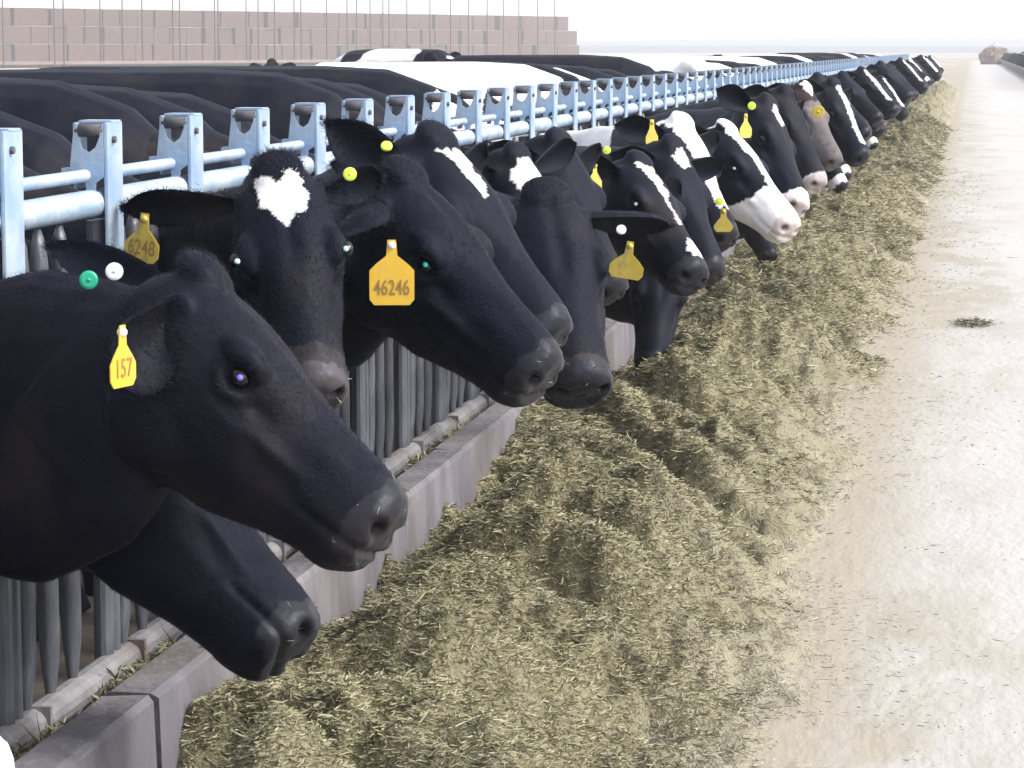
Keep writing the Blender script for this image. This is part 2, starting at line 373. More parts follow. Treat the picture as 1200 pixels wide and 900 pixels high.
for j in range(-14, 120):
    y = j * PITCH
    if P0 + y > FY1: break
    if -3 <= j < 62:
        lk = inst(lockm, 'lock_housing', y); r_ = inst(rollm, 'roller', 0, lk); inst(boltm, 'bolt', 0, lk)
        inst(postm, 'post', y)
    elif j >= 0 or j < -3:
        mesh_into(restL, lockm, y); mesh_into(restP, postm, y)
    for off, bmx in BAROFF:
        if -3 <= j < 30: inst(bmx, 'bar', y + off)
        else: mesh_into(restB, bmx, y + off)
for mbx, nm, mm in ((restL, 'lock_housing', GALV), (restP, 'post', BAR), (restB, 'bar', BAR)):
    o = mbx.build(nm, mm, fence, nm == 'bar'); o.location = (0, 0, 0); o['kind'] = 'stuff'

# the opposite row's rail far off on the right
fr = bpy.data.objects.new('rail_fence', None); COL.objects.link(fr); fr.location = (3.46, 100, 0)
tag(fr, 'steel feed rail in front of the far cows at the right edge', 'fence')
mb = MB(); mb.loft([(0, 0, 1.395), (0, 220, 1.395)], 0.03, 0.03, n=10); mb.build('top_rail', GALV, None).parent = fr
mb = MB(); mb.box((-0.27, 0, 0.03), (-0.12, 220, 0.45)); mb.build('feed_curb', CONC, None).parent = fr
for i in range(24):
    o = inst(postm, 'post', i * 9.1, fr)

# ---------------------------------------------------------------- cows
def head_rings():
    #      x      ztop   zbot   halfw  zmid frac  lower taper
    return [(-0.05, -0.045, -0.150, 0.060), (-0.015, -0.012, -0.185, 0.078), (0.03, 0.004, -0.215, 0.096), (0.08, 0.008, -0.252, 0.108),
            (0.13, 0.008, -0.268, 0.115), (0.18, 0.004, -0.268, 0.117), (0.225, -0.003, -0.256, 0.109), (0.27, -0.010, -0.250, 0.099),
            (0.32, -0.016, -0.232, 0.088), (0.37, -0.020, -0.213, 0.081), (0.42, -0.022, -0.199, 0.078), (0.46, -0.024, -0.190, 0.078),
            (0.495, -0.028, -0.185, 0.076), (0.518, -0.035, -0.174, 0.071), (0.533, -0.054, -0.162, 0.058)]
def head_solid():
    R = head_rings(); n = 28; V = []; Fc = []
    for (x, zt, zb, hw) in R:
        fr_ = np.interp(x, [-.05, .2, .35, .53], [.45, .42, .55, .6]); zm = zt + (zb - zt) * fr_
        lt = np.interp(x, [-.05, .2, .35, .5], [.75, .55, .62, .85])      # how narrow the underside is
        ut = np.interp(x, [-.05, .1, .25, .35, .5], [.8, .9, .85, .66, .8])
        for j in range(n):
            t = 2 * math.pi * j / n; c, s = math.cos(t), math.sin(t)
            e = 0.82
            cy = math.copysign(abs(c) ** e, c); sy = math.copysign(abs(s) ** e, s)
            z = zm + (zt - zm) * sy if s > 0 else zm + (zm - zb) * sy
            wf = 1 - (1 - (ut if s > 0 else lt)) * abs(sy) ** 1.6
            V.append((x, hw * cy * wf, z))
    m = len(R)
    for i in range(m - 1):
        for j in range(n): Fc.append((i * n + j, i * n + (j + 1) % n, (i + 1) * n + (j + 1) % n, (i + 1) * n + j))
    Fc += [list(range(n))[::-1], [(m - 1) * n + j for j in range(n)]]
    return np.array(V), Fc
HV, HF = head_solid()
EYEP = np.array([0.205, 0.0955, -0.062])

def ear_shape(side, d, m, L=0.19, W=0.064):
    """leaf-shaped cupped ear in head coordinates: d = pointing direction, m = way the opening faces"""
    d = np.array(d, float); d /= np.linalg.norm(d); m = np.array(m, float); m -= d * (m @ d); m /= np.linalg.norm(m); wv = np.cross(d, m)
    base = np.array([0.045, side * 0.088, -0.055]); nu, nv = 16, 13; V = []; Fc = []
    for lay in (0, 1):
        for i in range(nu):
            u = i / (nu - 1)
            ww = W * (0.34 + 0.66 * math.sin(min(1, u * 1.35) * math.pi / 2)) * (1 - max(0, (u - .45) / .55) ** 3.4 * 0.80)
            cup = 0.62 * (1 - 0.55 * u)
            for j in range(nv):
                v = 2 * j / (nv - 1) - 1
                ed = 1 - abs(v) ** 6
                p = base + d * (u * L + (1 - v * v) * 0.012 * (u > 0.5)) + wv * (v * ww * (1 - cup * 0.22)) + m * (cup * ww * (v * v - 0.45) + (0 if lay == 0 else -0.009 * ed * (1 - u * 0.4)))
                p = p + m * (0.02 * u * u)
                V.append(p)
    o = nu * nv
    for i in range(nu - 1):
        for j in range(nv - 1):
            a, b, c, e = i * nv + j, i * nv + j + 1, (i + 1) * nv + j + 1, (i + 1) * nv + j
            Fc.append((a, b, c, e)); Fc.append((o + a, o + e, o + c, o + b))
    for i in range(nu - 1):
        for j in (0, nv - 1):
            a, b = i * nv + j, (i + 1) * nv + j; Fc.append((a, b, o + b, o + a))
    for j in range(nv - 1):
        for i in (0, nu - 1):
            a, b = i * nv + j, i * nv + j + 1; Fc.append((a, b, o + b, o + a))
    return np.array(V), Fc

def bez(p0, p1, p2, p3, n):
    t = np.linspace(0, 1, n)[:, None]
    return (1 - t) ** 3 * p0 + 3 * (1 - t) ** 2 * t * p1 + 3 * (1 - t) * t * t * p2 + t ** 3 * p3

def body_parts(mb, sx=1.0):
    R = [(-1.60, 1.18, .09, .08), (-1.54, 1.13, .24, .19), (-1.38, 1.10, .335, .26), (-1.1, 1.045, .395, .29), (-.75, .985, .45, .34), (-.4, .985, .45, .33), (-.12, .995, .425, .26), (.05, .985, .365, .20), (.17, .97, .27, .13)]
    R = np.array(R); mb.loft(np.stack([R[:, 0], 0 * R[:, 0], R[:, 1]], -1), R[:, 2], R[:, 3], n=24, pw=.9)
    mb.add(*ellipsoid((-1.38, .20, 1.34), (.09, .06, .07))); mb.add(*ellipsoid((-1.38, -.20, 1.34), (.09, .06, .07)))
    pass
    mb.add(*ellipsoid((-1.15, 0, .60), (.20, .17, .14)))
    for s in (-1, 1):
        mb.loft([(-.02, s * .15, .95), (-.06, s * .17, .72), (-.03, s * .17, .52), (0, s * .17, .42), (0, s * .17, .30), (-.01, s * .17, .14), (.02, s * .17, .07), (.04, s * .17, .0)], [.15, .11, .07, .062, .045, .042, .05, .06], [.08, .07, .055, .055, .04, .04, .048, .055], up=(1, 0, 0), n=12)
        mb.loft([(-1.32, s * .17, 1.0), (-1.25, s * .20, .80), (-1.24, s * .20, .66), (-1.42, s * .19, .50), (-1.47, s * .18, .44), (-1.45, s * .18, .30), (-1.42, s * .18, .12), (-1.39, s * .18, .07), (-1.36, s * .18, 0)], [.20, .17, .12, .065, .055, .045, .042, .05, .06], [.10, .10, .085, .05, .045, .04, .04, .048, .055], up=(1, 0, 0), n=12)
    mb.loft([(-1.57, 0, 1.28), (-1.64, 0, 1.1), (-1.66, 0, .8), (-1.66, 0, .5), (-1.66, 0, .38)], [.04, .03, .022, .03, .012], [.035, .028, .022, .035, .012], up=(1, 0, 0), n=8)

def poly_in(u, v, poly):
    ins = np.zeros(len(u), bool); n = len(poly)
    for i in range(n):
        x1, y1 = poly[i]; x2, y2 = poly[(i + 1) % n]
        c = ((y1 > v) != (y2 > v)) & (u < (x2 - x1) * (v - y1) / (y2 - y1 + 1e-12) + x1); ins ^= c
    return ins

BLACK = np.array([0.0022, 0.0034, 0.0088]); WHITE = np.array([0.74, 0.72, 0.72]); PINK = np.array([0.55, 0.44, 0.42])
def coat_colors(h, b, spec, seed):
    """h = head coordinates, b = body coordinates, spec = markings of this animal"""
    n = len(h); wob = (fbm(h[:, 0] * 45 + seed, h[:, 1] * 45, h[:, 2] * 45, n=2) - .5) * 0.03
    x, yv, z = h[:, 0] + wob, h[:, 1] + wob * .8, h[:, 2] + wob
    headm = (h[:, 0] > -0.09) & (np.abs(h[:, 1]) < 0.2) & (h[:, 2] > -0.36) & (h[:, 2] < 0.1)
    white = np.zeros(n, bool)
    for (kind, *a) in spec.get('head', []):
        if kind == 'blaze':                       # x0, half width at x0, x1, half width at x1
            x0, w0, x1, w1 = a; t = np.clip((x - x0) / (x1 - x0), 0, 1)
            white |= headm & (x > x0) & (x < x1) & (np.abs(yv) < w0 + (w1 - w0) * t) & (z > -0.115)
        elif kind == 'nose': white |= headm & (x > a[0] - 0.6 * np.clip(-0.1 - z, 0, .2) * (a[1] if len(a) > 1 else 0))
        elif kind == 'jaw': white |= headm & (z < a[0]) & (x > a[1])
        elif kind == 'poly': white |= headm & poly_in(yv, x, a[0]) & (z > -0.10)
        elif kind == 'spot': white |= headm & (((x - a[0]) / a[2]) ** 2 + ((yv - a[1]) / a[3]) ** 2 < 1) & (z > -0.14)
        elif kind == 'all': white |= headm
    bw = (fbm(b[:, 0] * 1.7 + seed * 3, b[:, 1] * 1.7, b[:, 2] * 1.5, n=3))
    bod = b[:, 0] < 0.45
    if spec.get('top'):
        lo, hi = spec['top']; white |= bod & (b[:, 0] > lo) & (b[:, 0] < hi) & (b[:, 2] + (bw - .5) * .5 > 0.98)
    if spec.get('body'): white |= bod & (bw < spec['body'])
    if spec.get('neckw'): white |= (~headm) & (b[:, 0] > spec['neckw'][0]) & (b[:, 0] < spec['neckw'][1])
    if spec.get('belly'): white |= bod & (b[:, 2] < spec['belly'])
    c = np.where(white[:, None], WHITE, BLACK)
    br = spec.get('brown', 0.0)
    c = np.where(white[:, None], c, c + np.array([.004, .002, .001]) * (br + fbm(h[:, 0] * 6, h[:, 1] * 6, h[:, 2] * 6 + seed)[:, None] * .6))
    # nose skin
    nd = headm & (h[:, 0] > 0.485 + 0.25 * np.clip(-0.10 - h[:, 2], 0, .1) + wob * .9) & (h[:, 2] > -0.155 + wob)
    skin = np.array(spec.get('skin', (0.017, 0.0165, 0.021)))
    c = np.where(nd[:, None], skin * (0.7 + 0.8 * fbm(h[:, 0] * 60, h[:, 1] * 60, h[:, 2] * 60)[:, None]), c)
    if 'muzzle_grey' in spec:
        g = headm & (x > spec['muzzle_grey']); c = np.where(g[:, None] & ~nd[:, None], np.array(spec.get('grey', (.028, .026, .028))) * (0.5 + fbm(h[:, 0] * 50, h[:, 1] * 50, h[:, 2] * 50)[:, None]), c)
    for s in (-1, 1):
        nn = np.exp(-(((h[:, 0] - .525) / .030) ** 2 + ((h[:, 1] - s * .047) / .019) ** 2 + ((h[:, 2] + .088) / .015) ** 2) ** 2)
        c = c * (1 - 0.92 * nn[:, None])  # nostril hollows painted dark to stand for the shade inside them
    a = np.where(nd, 0.0, 1.0)
    return np.concatenate([c, a[:, None]], 1)

def dent(h, nrm):
    """fine anatomy as a displacement along the normal, in head coordinates"""
    d = np.zeros(len(h)); x, y, z = h.T; ay = np.abs(y)
    g = lambda cx, cy, cz, rx, ry, rz: np.exp(-(((x - cx) / rx) ** 2 + ((ay - cy) / ry) ** 2 + ((z - cz) / rz) ** 2))
    d += -0.034 * g(.530, .046, -.088, .030, .014, .011) + 0.010 * g(.515, .052, -.085, .032, .026, .024)          # nostril and its rim
    d += -0.010 * g(.52, .035, -.10, .010, .010, .012)
    d += 0.007 * g(.185, .098, -.030, .040, .030, .016)                                                           # brow ridge
    er = np.sqrt(((x - .205) / 1.25) ** 2 + ((ay - .098) * .8) ** 2 + (z + .062) ** 2)
    d += -0.010 * np.exp(-(er / .017) ** 2) + 0.006 * np.exp(-((er - .028) / .008) ** 2)                            # socket and lids
    d += -0.015 * g(.262, .085, -.078, .035, .03, .018) - .007 * g(.235, .09, -.105, .05, .03, .012)                                                           # hollow in front of the eye
    d += 0.011 * g(.30, .075, -.108, .08, .03, .011) + .006 * g(.40, .07, -.06, .05, .03, .02)                                                              # facial crest
    d += -0.007 * g(.36, .066, -.130, .06, .03, .018) + 0.008 * g(.15, .095, -.165, .06, .04, .06)                # cheek
    zm = -0.128 - 0.10 * np.clip(.53 - x, 0, .2)
    d += -0.008 * np.exp(-((z - zm) / .006) ** 2) * sstep(.39, .43, x) * sstep(.02, .035, ay + (x > .5) * .04)      # mouth line
    d += -0.006 * np.exp(-(y / .018) ** 2) * sstep(-.0, .06, x) * sstep(.30, .2, x) * (z > -.06)                    # shallow forehead groove
    d += 0.0015 * (fbm(x * 90, y * 90, z * 90, n=2) - .5) * sstep(.47, .5, x) * 2
    return d

def tag_outline(w=.040, h=.105):
    P = [(-.009, 0), (.009, 0), (.011, -.022), (.012, -.034)]
    P += [(w * .72, -.052), (w, -.066), (w, -h + .012), (w - .010, -h), (-w + .010, -h), (-w, -h + .012), (-w, -.066), (-w * .72, -.052), (-.012, -.034), (-.011, -.022)]
    return P
def add_tag(cow, top, face, swing=0.0, m=YEL, text=None, w=.040, h=.105):
    """plastic tag hanging from point 'top'; face = horizontal direction its printed side looks"""
    fx = np.array([face[0], face[1], 0.0]); fx /= np.linalg.norm(fx); rx = np.array([-fx[1], fx[0], 0]); upv = np.array([0, 0, 1.0])
    ca, sa = math.cos(swing), math.sin(swing); ex = rx * ca + upv * sa; ey = -rx * sa + upv * ca
    mb = MB(); mb.prism(tag_outline(w, h), np.array(top) - fx * .001, ex, ey, fx, .0022)
    o = mb.build('ear_tag', m, cow, loc=np.array(top))
    sm = MB(); sm.add(*ellipsoid(np.array(top) + ey * -.012, (.009, .009, .009), nu=8, nv=6)); sm.build('stud', WHT if m is YEL else m, o, True, loc=np.array(top))
    if text:
        cu = bpy.data.curves.new('t', 'FONT'); cu.body = text; cu.size = 0.046; cu.align_x = 'CENTER'; cu.space_character = 1.02; cu.extrude = 0.0003; cu.offset = 0.0004
        t = bpy.data.objects.new('t', cu); COL.objects.link(t); bpy.context.view_layer.update()
        me = bpy.data.meshes.new_from_object(t); bpy.data.objects.remove(t)
        me.materials.append(INK); tt = bpy.data.objects.new('tag_number', me); COL.objects.link(tt)
        sx = min(.78 if len(text) > 3 else .8, 1.72 * w / (len(text) * .0250))
        Mx = Matrix(((ex[0] * sx, ey[0], fx[0]), (ex[1] * sx, ey[1], fx[1]), (ex[2] * sx, ey[2], fx[2]))).to_4x4()
        me.transform(Mx); tt.parent = o
        q = fx * .0021 + ey * (-h * .84); tt.location = q
    return o
def add_button(cow, pos, face, m=LIME, r=.013):
    face = np.array(face, float); face /= np.linalg.norm(face)
    mb = MB(); mb.loft([np.array(pos) - face * .004, np.array(pos) + face * .002, np.array(pos) + face * .004], [r, r, r * .75], [r, r, r * .75], up=(0, 0, 1), n=18)
    mb.add(*ellipsoid(np.array(pos) + face * .004, (r * .22,) * 3, nu=8, nv=6))
    return mb.build('button_tag', m, cow, loc=np.array(pos))

def add_hair(ob, toH, toW, R, n, seed, ear0):
    """short coat hairs on the head and neck, merged into the animal's own mesh"""
    me = ob.data; nv = len(me.vertices); co = np.empty(nv * 3); me.vertices.foreach_get('co', co); co = co.reshape(-1, 3)
    nr = np.empty(nv * 3); me.vertices.foreach_get('normal', nr); nr = nr.reshape(-1, 3)
    cl = np.empty(nv * 4, np.float32); me.color_attributes['Col'].data.foreach_get('color', cl); cl = cl.reshape(-1, 4)
    h = toH(co + np.array(ob.location)); ok = np.where((h[:, 0] > -.75) & (h[:, 0] < .47) & (cl[:, 3] > .5) & (np.abs(h[:, 1]) < .35))[0]
    ok = ok[((nr[ok] @ (CAM - np.array(ob.location))) > -1.5)]
    r = np.random.default_rng(int(seed * 10)); i = r.choice(ok, n)
    N_ = nr[i]; flow = -R[0] * 1.0 + np.array([0, 0, -.5]); flow = flow[None] + r.normal(0, .35, (n, 3)); flow -= N_ * (flow * N_).sum(1)[:, None]
    flow /= np.linalg.norm(flow, axis=1)[:, None] + 1e-9
    earv = np.where(np.arange(nv) >= ear0)[0]
    ne = min(n // 5, 12000); i[:ne] = r.choice(earv, ne) if len(earv) else i[:ne]; jm = np.full(n, .004); jm[:ne] = .008
    N_ = nr[i]; flow[:ne] -= N_[:ne] * (flow[:ne] * N_[:ne]).sum(1)[:, None]
    L = .010 * (.5 + r.random(n)); top = sstep(.06, -.02, h[i, 0]) * sstep(-.06, 0, h[i, 2]) * sstep(-.1, -.03, h[i, 0]); L = L * (1 + 1.2 * top) * np.where(cl[i, 0] > .3, .5, 1)
    jit = np.cross(N_, flow) * (r.normal(0, 1, n) * jm)[:, None] + flow * (r.normal(0, 1, n) * jm * .7)[:, None]
    b = co[i] + jit - N_ * .0008; d = flow * .93 + N_ * (.26 + .3 * r.random(n))[:, None]; sd = np.cross(d, N_ + r.normal(0, .3, (n, 3))); sd /= np.linalg.norm(sd, axis=1)[:, None] + 1e-9
    V = np.stack([b - sd * .0006, b + sd * .0006, b + d * L[:, None]], 1).reshape(-1, 3)
    bm = bmesh.new(); me2 = bpy.data.meshes.new('h'); me2.vertices.add(3 * n); me2.vertices.foreach_set('co', V.ravel())
    me2.loops.add(3 * n); me2.loops.foreach_set('vertex_index', np.arange(3 * n, dtype=np.int32)); me2.polygons.add(n); me2.polygons.foreach_set('loop_start', np.arange(0, 3 * n, 3, dtype=np.int32)); me2.update(calc_edges=True)
    c4 = cl[i].copy(); c4[:, :3] *= (.8 + 1.3 * r.random(n))[:, None]; at_ = me2.color_attributes.new('Col', 'FLOAT_COLOR', 'POINT'); at_.data.foreach_set('color', np.repeat(c4, 3, 0).ravel())
    bm.from_mesh(me); bm.from_mesh(me2); bm.to_mesh(me); bm.free(); bpy.data.meshes.remove(me2)
    me.polygons.foreach_set('use_smooth', [True] * len(me.polygons)); me.update()

def make_cow(P, Mz, nrm_world, shoulder, voxel, spec, seed, ears, label, ns=1.0, hair=0, eye_glint=None, eyes=True, fwd=(1, 0, 0), bscale=1.0, neck_up=0.0):
    """one animal: P poll, Mz muzzle tip (world), nrm = way the forehead faces, shoulder = point on the slab under the withers"""
    P = np.array(P, float); Mz = np.array(Mz, float); a = Mz - P; Lh = np.linalg.norm(a); a /= Lh; s = Lh / .535
    ax_tilt = 0.10                                           # the poll-muzzle line is a little off the head's own axis
    n = np.array(nrm_world, float); n -= a * (n @ a); n /= np.linalg.norm(n)
    a2 = a * math.cos(ax_tilt) + n * math.sin(ax_tilt); n2 = n * math.cos(ax_tilt) - a * math.sin(ax_tilt)
    yv = np.cross(n2, a2); R = np.stack([a2, yv, n2])          # rows: local axes in world
    sv = s * np.array([1.0, spec.get('wide', 1.0), spec.get('deep', 1.0)])          # this animal's head is broader or deeper
    toW = lambda h: P + (np.asarray(h) * sv) @ R
    toH = lambda p: ((p - P) @ R.T) / sv
    sh = np.array(shoulder, float); fw = np.array(fwd, float); fw /= np.linalg.norm(fw); sd_ = np.cross((0, 0, 1), fw)
    B = np.stack([fw, sd_, [0, 0, 1.0]]) ; bW = lambda b: sh + (np.asarray(b) * bscale) @ B; bH = lambda p: ((p - sh) @ B.T) / bscale
    mb = MB()
    b0 = MB(); body_parts(b0); mb.add(bW(b0.v), b0.f)
    mb.add(toW(HV), HF)
    for c_, r_ in (((.006, 0, -.004), (.055, .060, .027)), ((.495, .036, -.092), (.026, .028, .032)), ((.495, -.036, -.092), (.026, .028, .032)), ((.465, 0, -.172), (.045, .045, .022)),
                   ((.19, .088, -.038), (.050, .024, .022)), ((.19, -.088, -.038), (.050, .024, .022)), ((.13, .058, -.18), (.10, .05, .085)), ((.13, -.058, -.18), (.10, .05, .085))):
        v, f = ellipsoid(c_, r_); mb.add(toW(v), f)
    for sg in (-1, 1):
        v, f = loft([(.045, sg * .05, -.055), (.045, sg * .098, -.055)], .027, .026, n=10); mb.add(toW(v), f)
    # neck: from the shoulder, under the fence rail, then up or down to the throat
    p0 = bW((-.18, 0, 1.06)); p3 = toW((.075, 0, -.150)); g0 = bW((.59, 0, .92 + neck_up)); g1 = bW((.40, 0, .935 + neck_up * .7))
    dv_ = p3 - g0; dl = np.linalg.norm(dv_); pre = p3 - dv_ / dl * .13 - np.array([0, 0, .03]) - n2 * .035
    p4 = toW((.19, 0, -.14)); key = np.stack([p0, g1, g0, (g0 + pre) / 2, pre, p3, p4]); kt = np.concatenate([[0], np.cumsum(np.linalg.norm(np.diff(key, axis=0), axis=1))]); kt /= kt[-1]
    t = np.linspace(0, 1, 26); NP = np.stack([np.interp(t, kt, key[:, c_]) for c_ in range(3)], -1)
    for _ in range(5): NP[1:-1] = (NP[:-2] + 2 * NP[1:-1] + NP[2:]) / 4
    A_ = np.interp(t, kt, np.array([.33, .245 * ns, .222 * ns, .222 * ns, .195 * ns, .13 * ns ** 1.4, .06]) * ([bscale] * 3 + [s] * 4))
    B_ = np.interp(t, kt, np.array([.20, .135, .112, .108, .100, .080, .05]) * ([bscale] * 3 + [s] * 4))
    UPS = (1 - t[:, None] ** 2) * np.array([0, 0, 1.0]) + t[:, None] ** 2 * n2 * .8
    v, f = loft(NP, A_, B_, up=UPS, n=24); mb.add(v, f)
    o = mb.build('tmp', None)
    rm = o.modifiers.new('r', 'REMESH'); rm.mode = 'VOXEL'; rm.voxel_size = voxel; rm.use_smooth_shade = True
    sm = o.modifiers.new('s', 'SMOOTH'); sm.factor = .6; sm.iterations = int(max(2, .055 / voxel))
    dg = bpy.context.evaluated_depsgraph_get(); me = bpy.data.meshes.new_from_object(o.evaluated_get(dg)); bpy.data.objects.remove(o)
    nvt = len(me.vertices); co = np.empty(nvt * 3); me.vertices.foreach_get('co', co); co = co.reshape(-1, 3)
    nr = np.empty(nvt * 3); me.vertices.foreach_get('normal', nr); nr = nr.reshape(-1, 3)
    h = toH(co); near = (h[:, 0] > -.1) & (h[:, 0] < .6) & (np.abs(h[:, 1]) < .2) & (np.abs(h[:, 2] + .1) < .25)
    if voxel < .02:
        co[near] += nr[near] * (dent(h[near], None) * s)[:, None]
        # loose skin folds down the neck
        bb = bH(co); fold = (~near) & (bb[:, 0] > .15)
        co[fold] += nr[fold] * (0.020 * (fbm(bb[fold, 0] * 9, bb[fold, 1] * 4, bb[fold, 2] * 3.5 + seed, n=2) - .5))[:, None]
    vts = [co]; faces = []
    npoly = len(me.polygons); ls = np.empty(npoly, np.int32); me.polygons.foreach_get('loop_total', ls)
    vi = np.empty(len(me.loops), np.int32); me.loops.foreach_get('vertex_index', vi)
    quads = vi.reshape(-1, 4) if (ls == 4).all() else None
    off = nvt; extra = []
    for (side, d, mm_, *sz) in ears:
        if d[0] == 'px':
            tgt = toH(at(*d[1:])); dd = tgt - np.array([.045, side * .088, -.055]); sz = [np.linalg.norm(dd)] + list(sz[1:]); d = dd
        ev, ef = ear_shape(side, d, mm_, *sz); vts.append(toW(ev)); extra += [[off + i for i in g] for g in ef]; off += len(ev)
    V = np.concatenate(vts)
    bpy.data.meshes.remove(me)
    hh = toH(V); bb = bH(V)
    cols = coat_colors(hh, bb, spec, seed)
    cols[nvt:, :3] = BLACK * .7 if not spec.get('white_ears') else WHITE
    cols[nvt:, 3] = 1
    if quads is not None:
        Fa = np.concatenate([quads, np.array(extra)]) if extra else quads
    else:
        Fa = None
    ob = mk('cow', V, Fa, COAT, smooth=True, loc=tuple(sh), cols=cols)
    if hair:
        add_hair(ob, toH, toW, R, hair, seed, nvt)
    if label: tag(ob, label, 'cow', 'cows feeding through the headlock fence')
    if eyes:
        for sg in (-1, 1):
            c_ = EYEP * np.array([1, sg, 1]) + np.array([0, sg * (spec.get('eyeout', 0)), spec.get('eyeout', 0) * 1.2])
            v, f = ellipsoid((0, 0, 0), (.019, .0165, .0155), nu=18, nv=12); v = toW(np.array(v) + c_)
            e = mk('eye', v, f, EYE_M, ob, True, loc=toW(c_))
            if eye_glint and (eye_glint[1] in (0, sg)):
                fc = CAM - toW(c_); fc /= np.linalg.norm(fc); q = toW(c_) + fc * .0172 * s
                v, f = ellipsoid((0, 0, 0), (.0062, .0062, .0062), nu=10, nv=7); mk('eye_glint', np.array(v) + q, f, eye_glint[0], e, True, loc=q)  # small coloured bead standing for the light glint on the eye
    return ob, toW

def hnorm(P, Mz, turn, left=False):
    """forehead direction: in the picture plane (turn 0) to facing the camera (turn 90)"""
    a = Mz - P; a /= np.linalg.norm(a); c = CAM - P; c -= a * (c @ a); c /= np.linalg.norm(c); b = np.cross(a, c)
    if b @ RT < 0: b = -b
    if left: b = -b
    t = rad(turn); return b * math.cos(t) + c * math.sin(t)

EAR_BACK = lambda s: (s, (-.35, s * 1, -.25), (.5, s * .1, .3))
EAR_SIDE = lambda s: (s, (-.12, s * 1, -.05), (.8, 0, .25))
EAR_DOWN = lambda s: (s, (-.15, s * .9, -.55), (.8, s * .3, 0))
def SY(k): return P0 + .565 + PITCH * k
SHX = -2.46
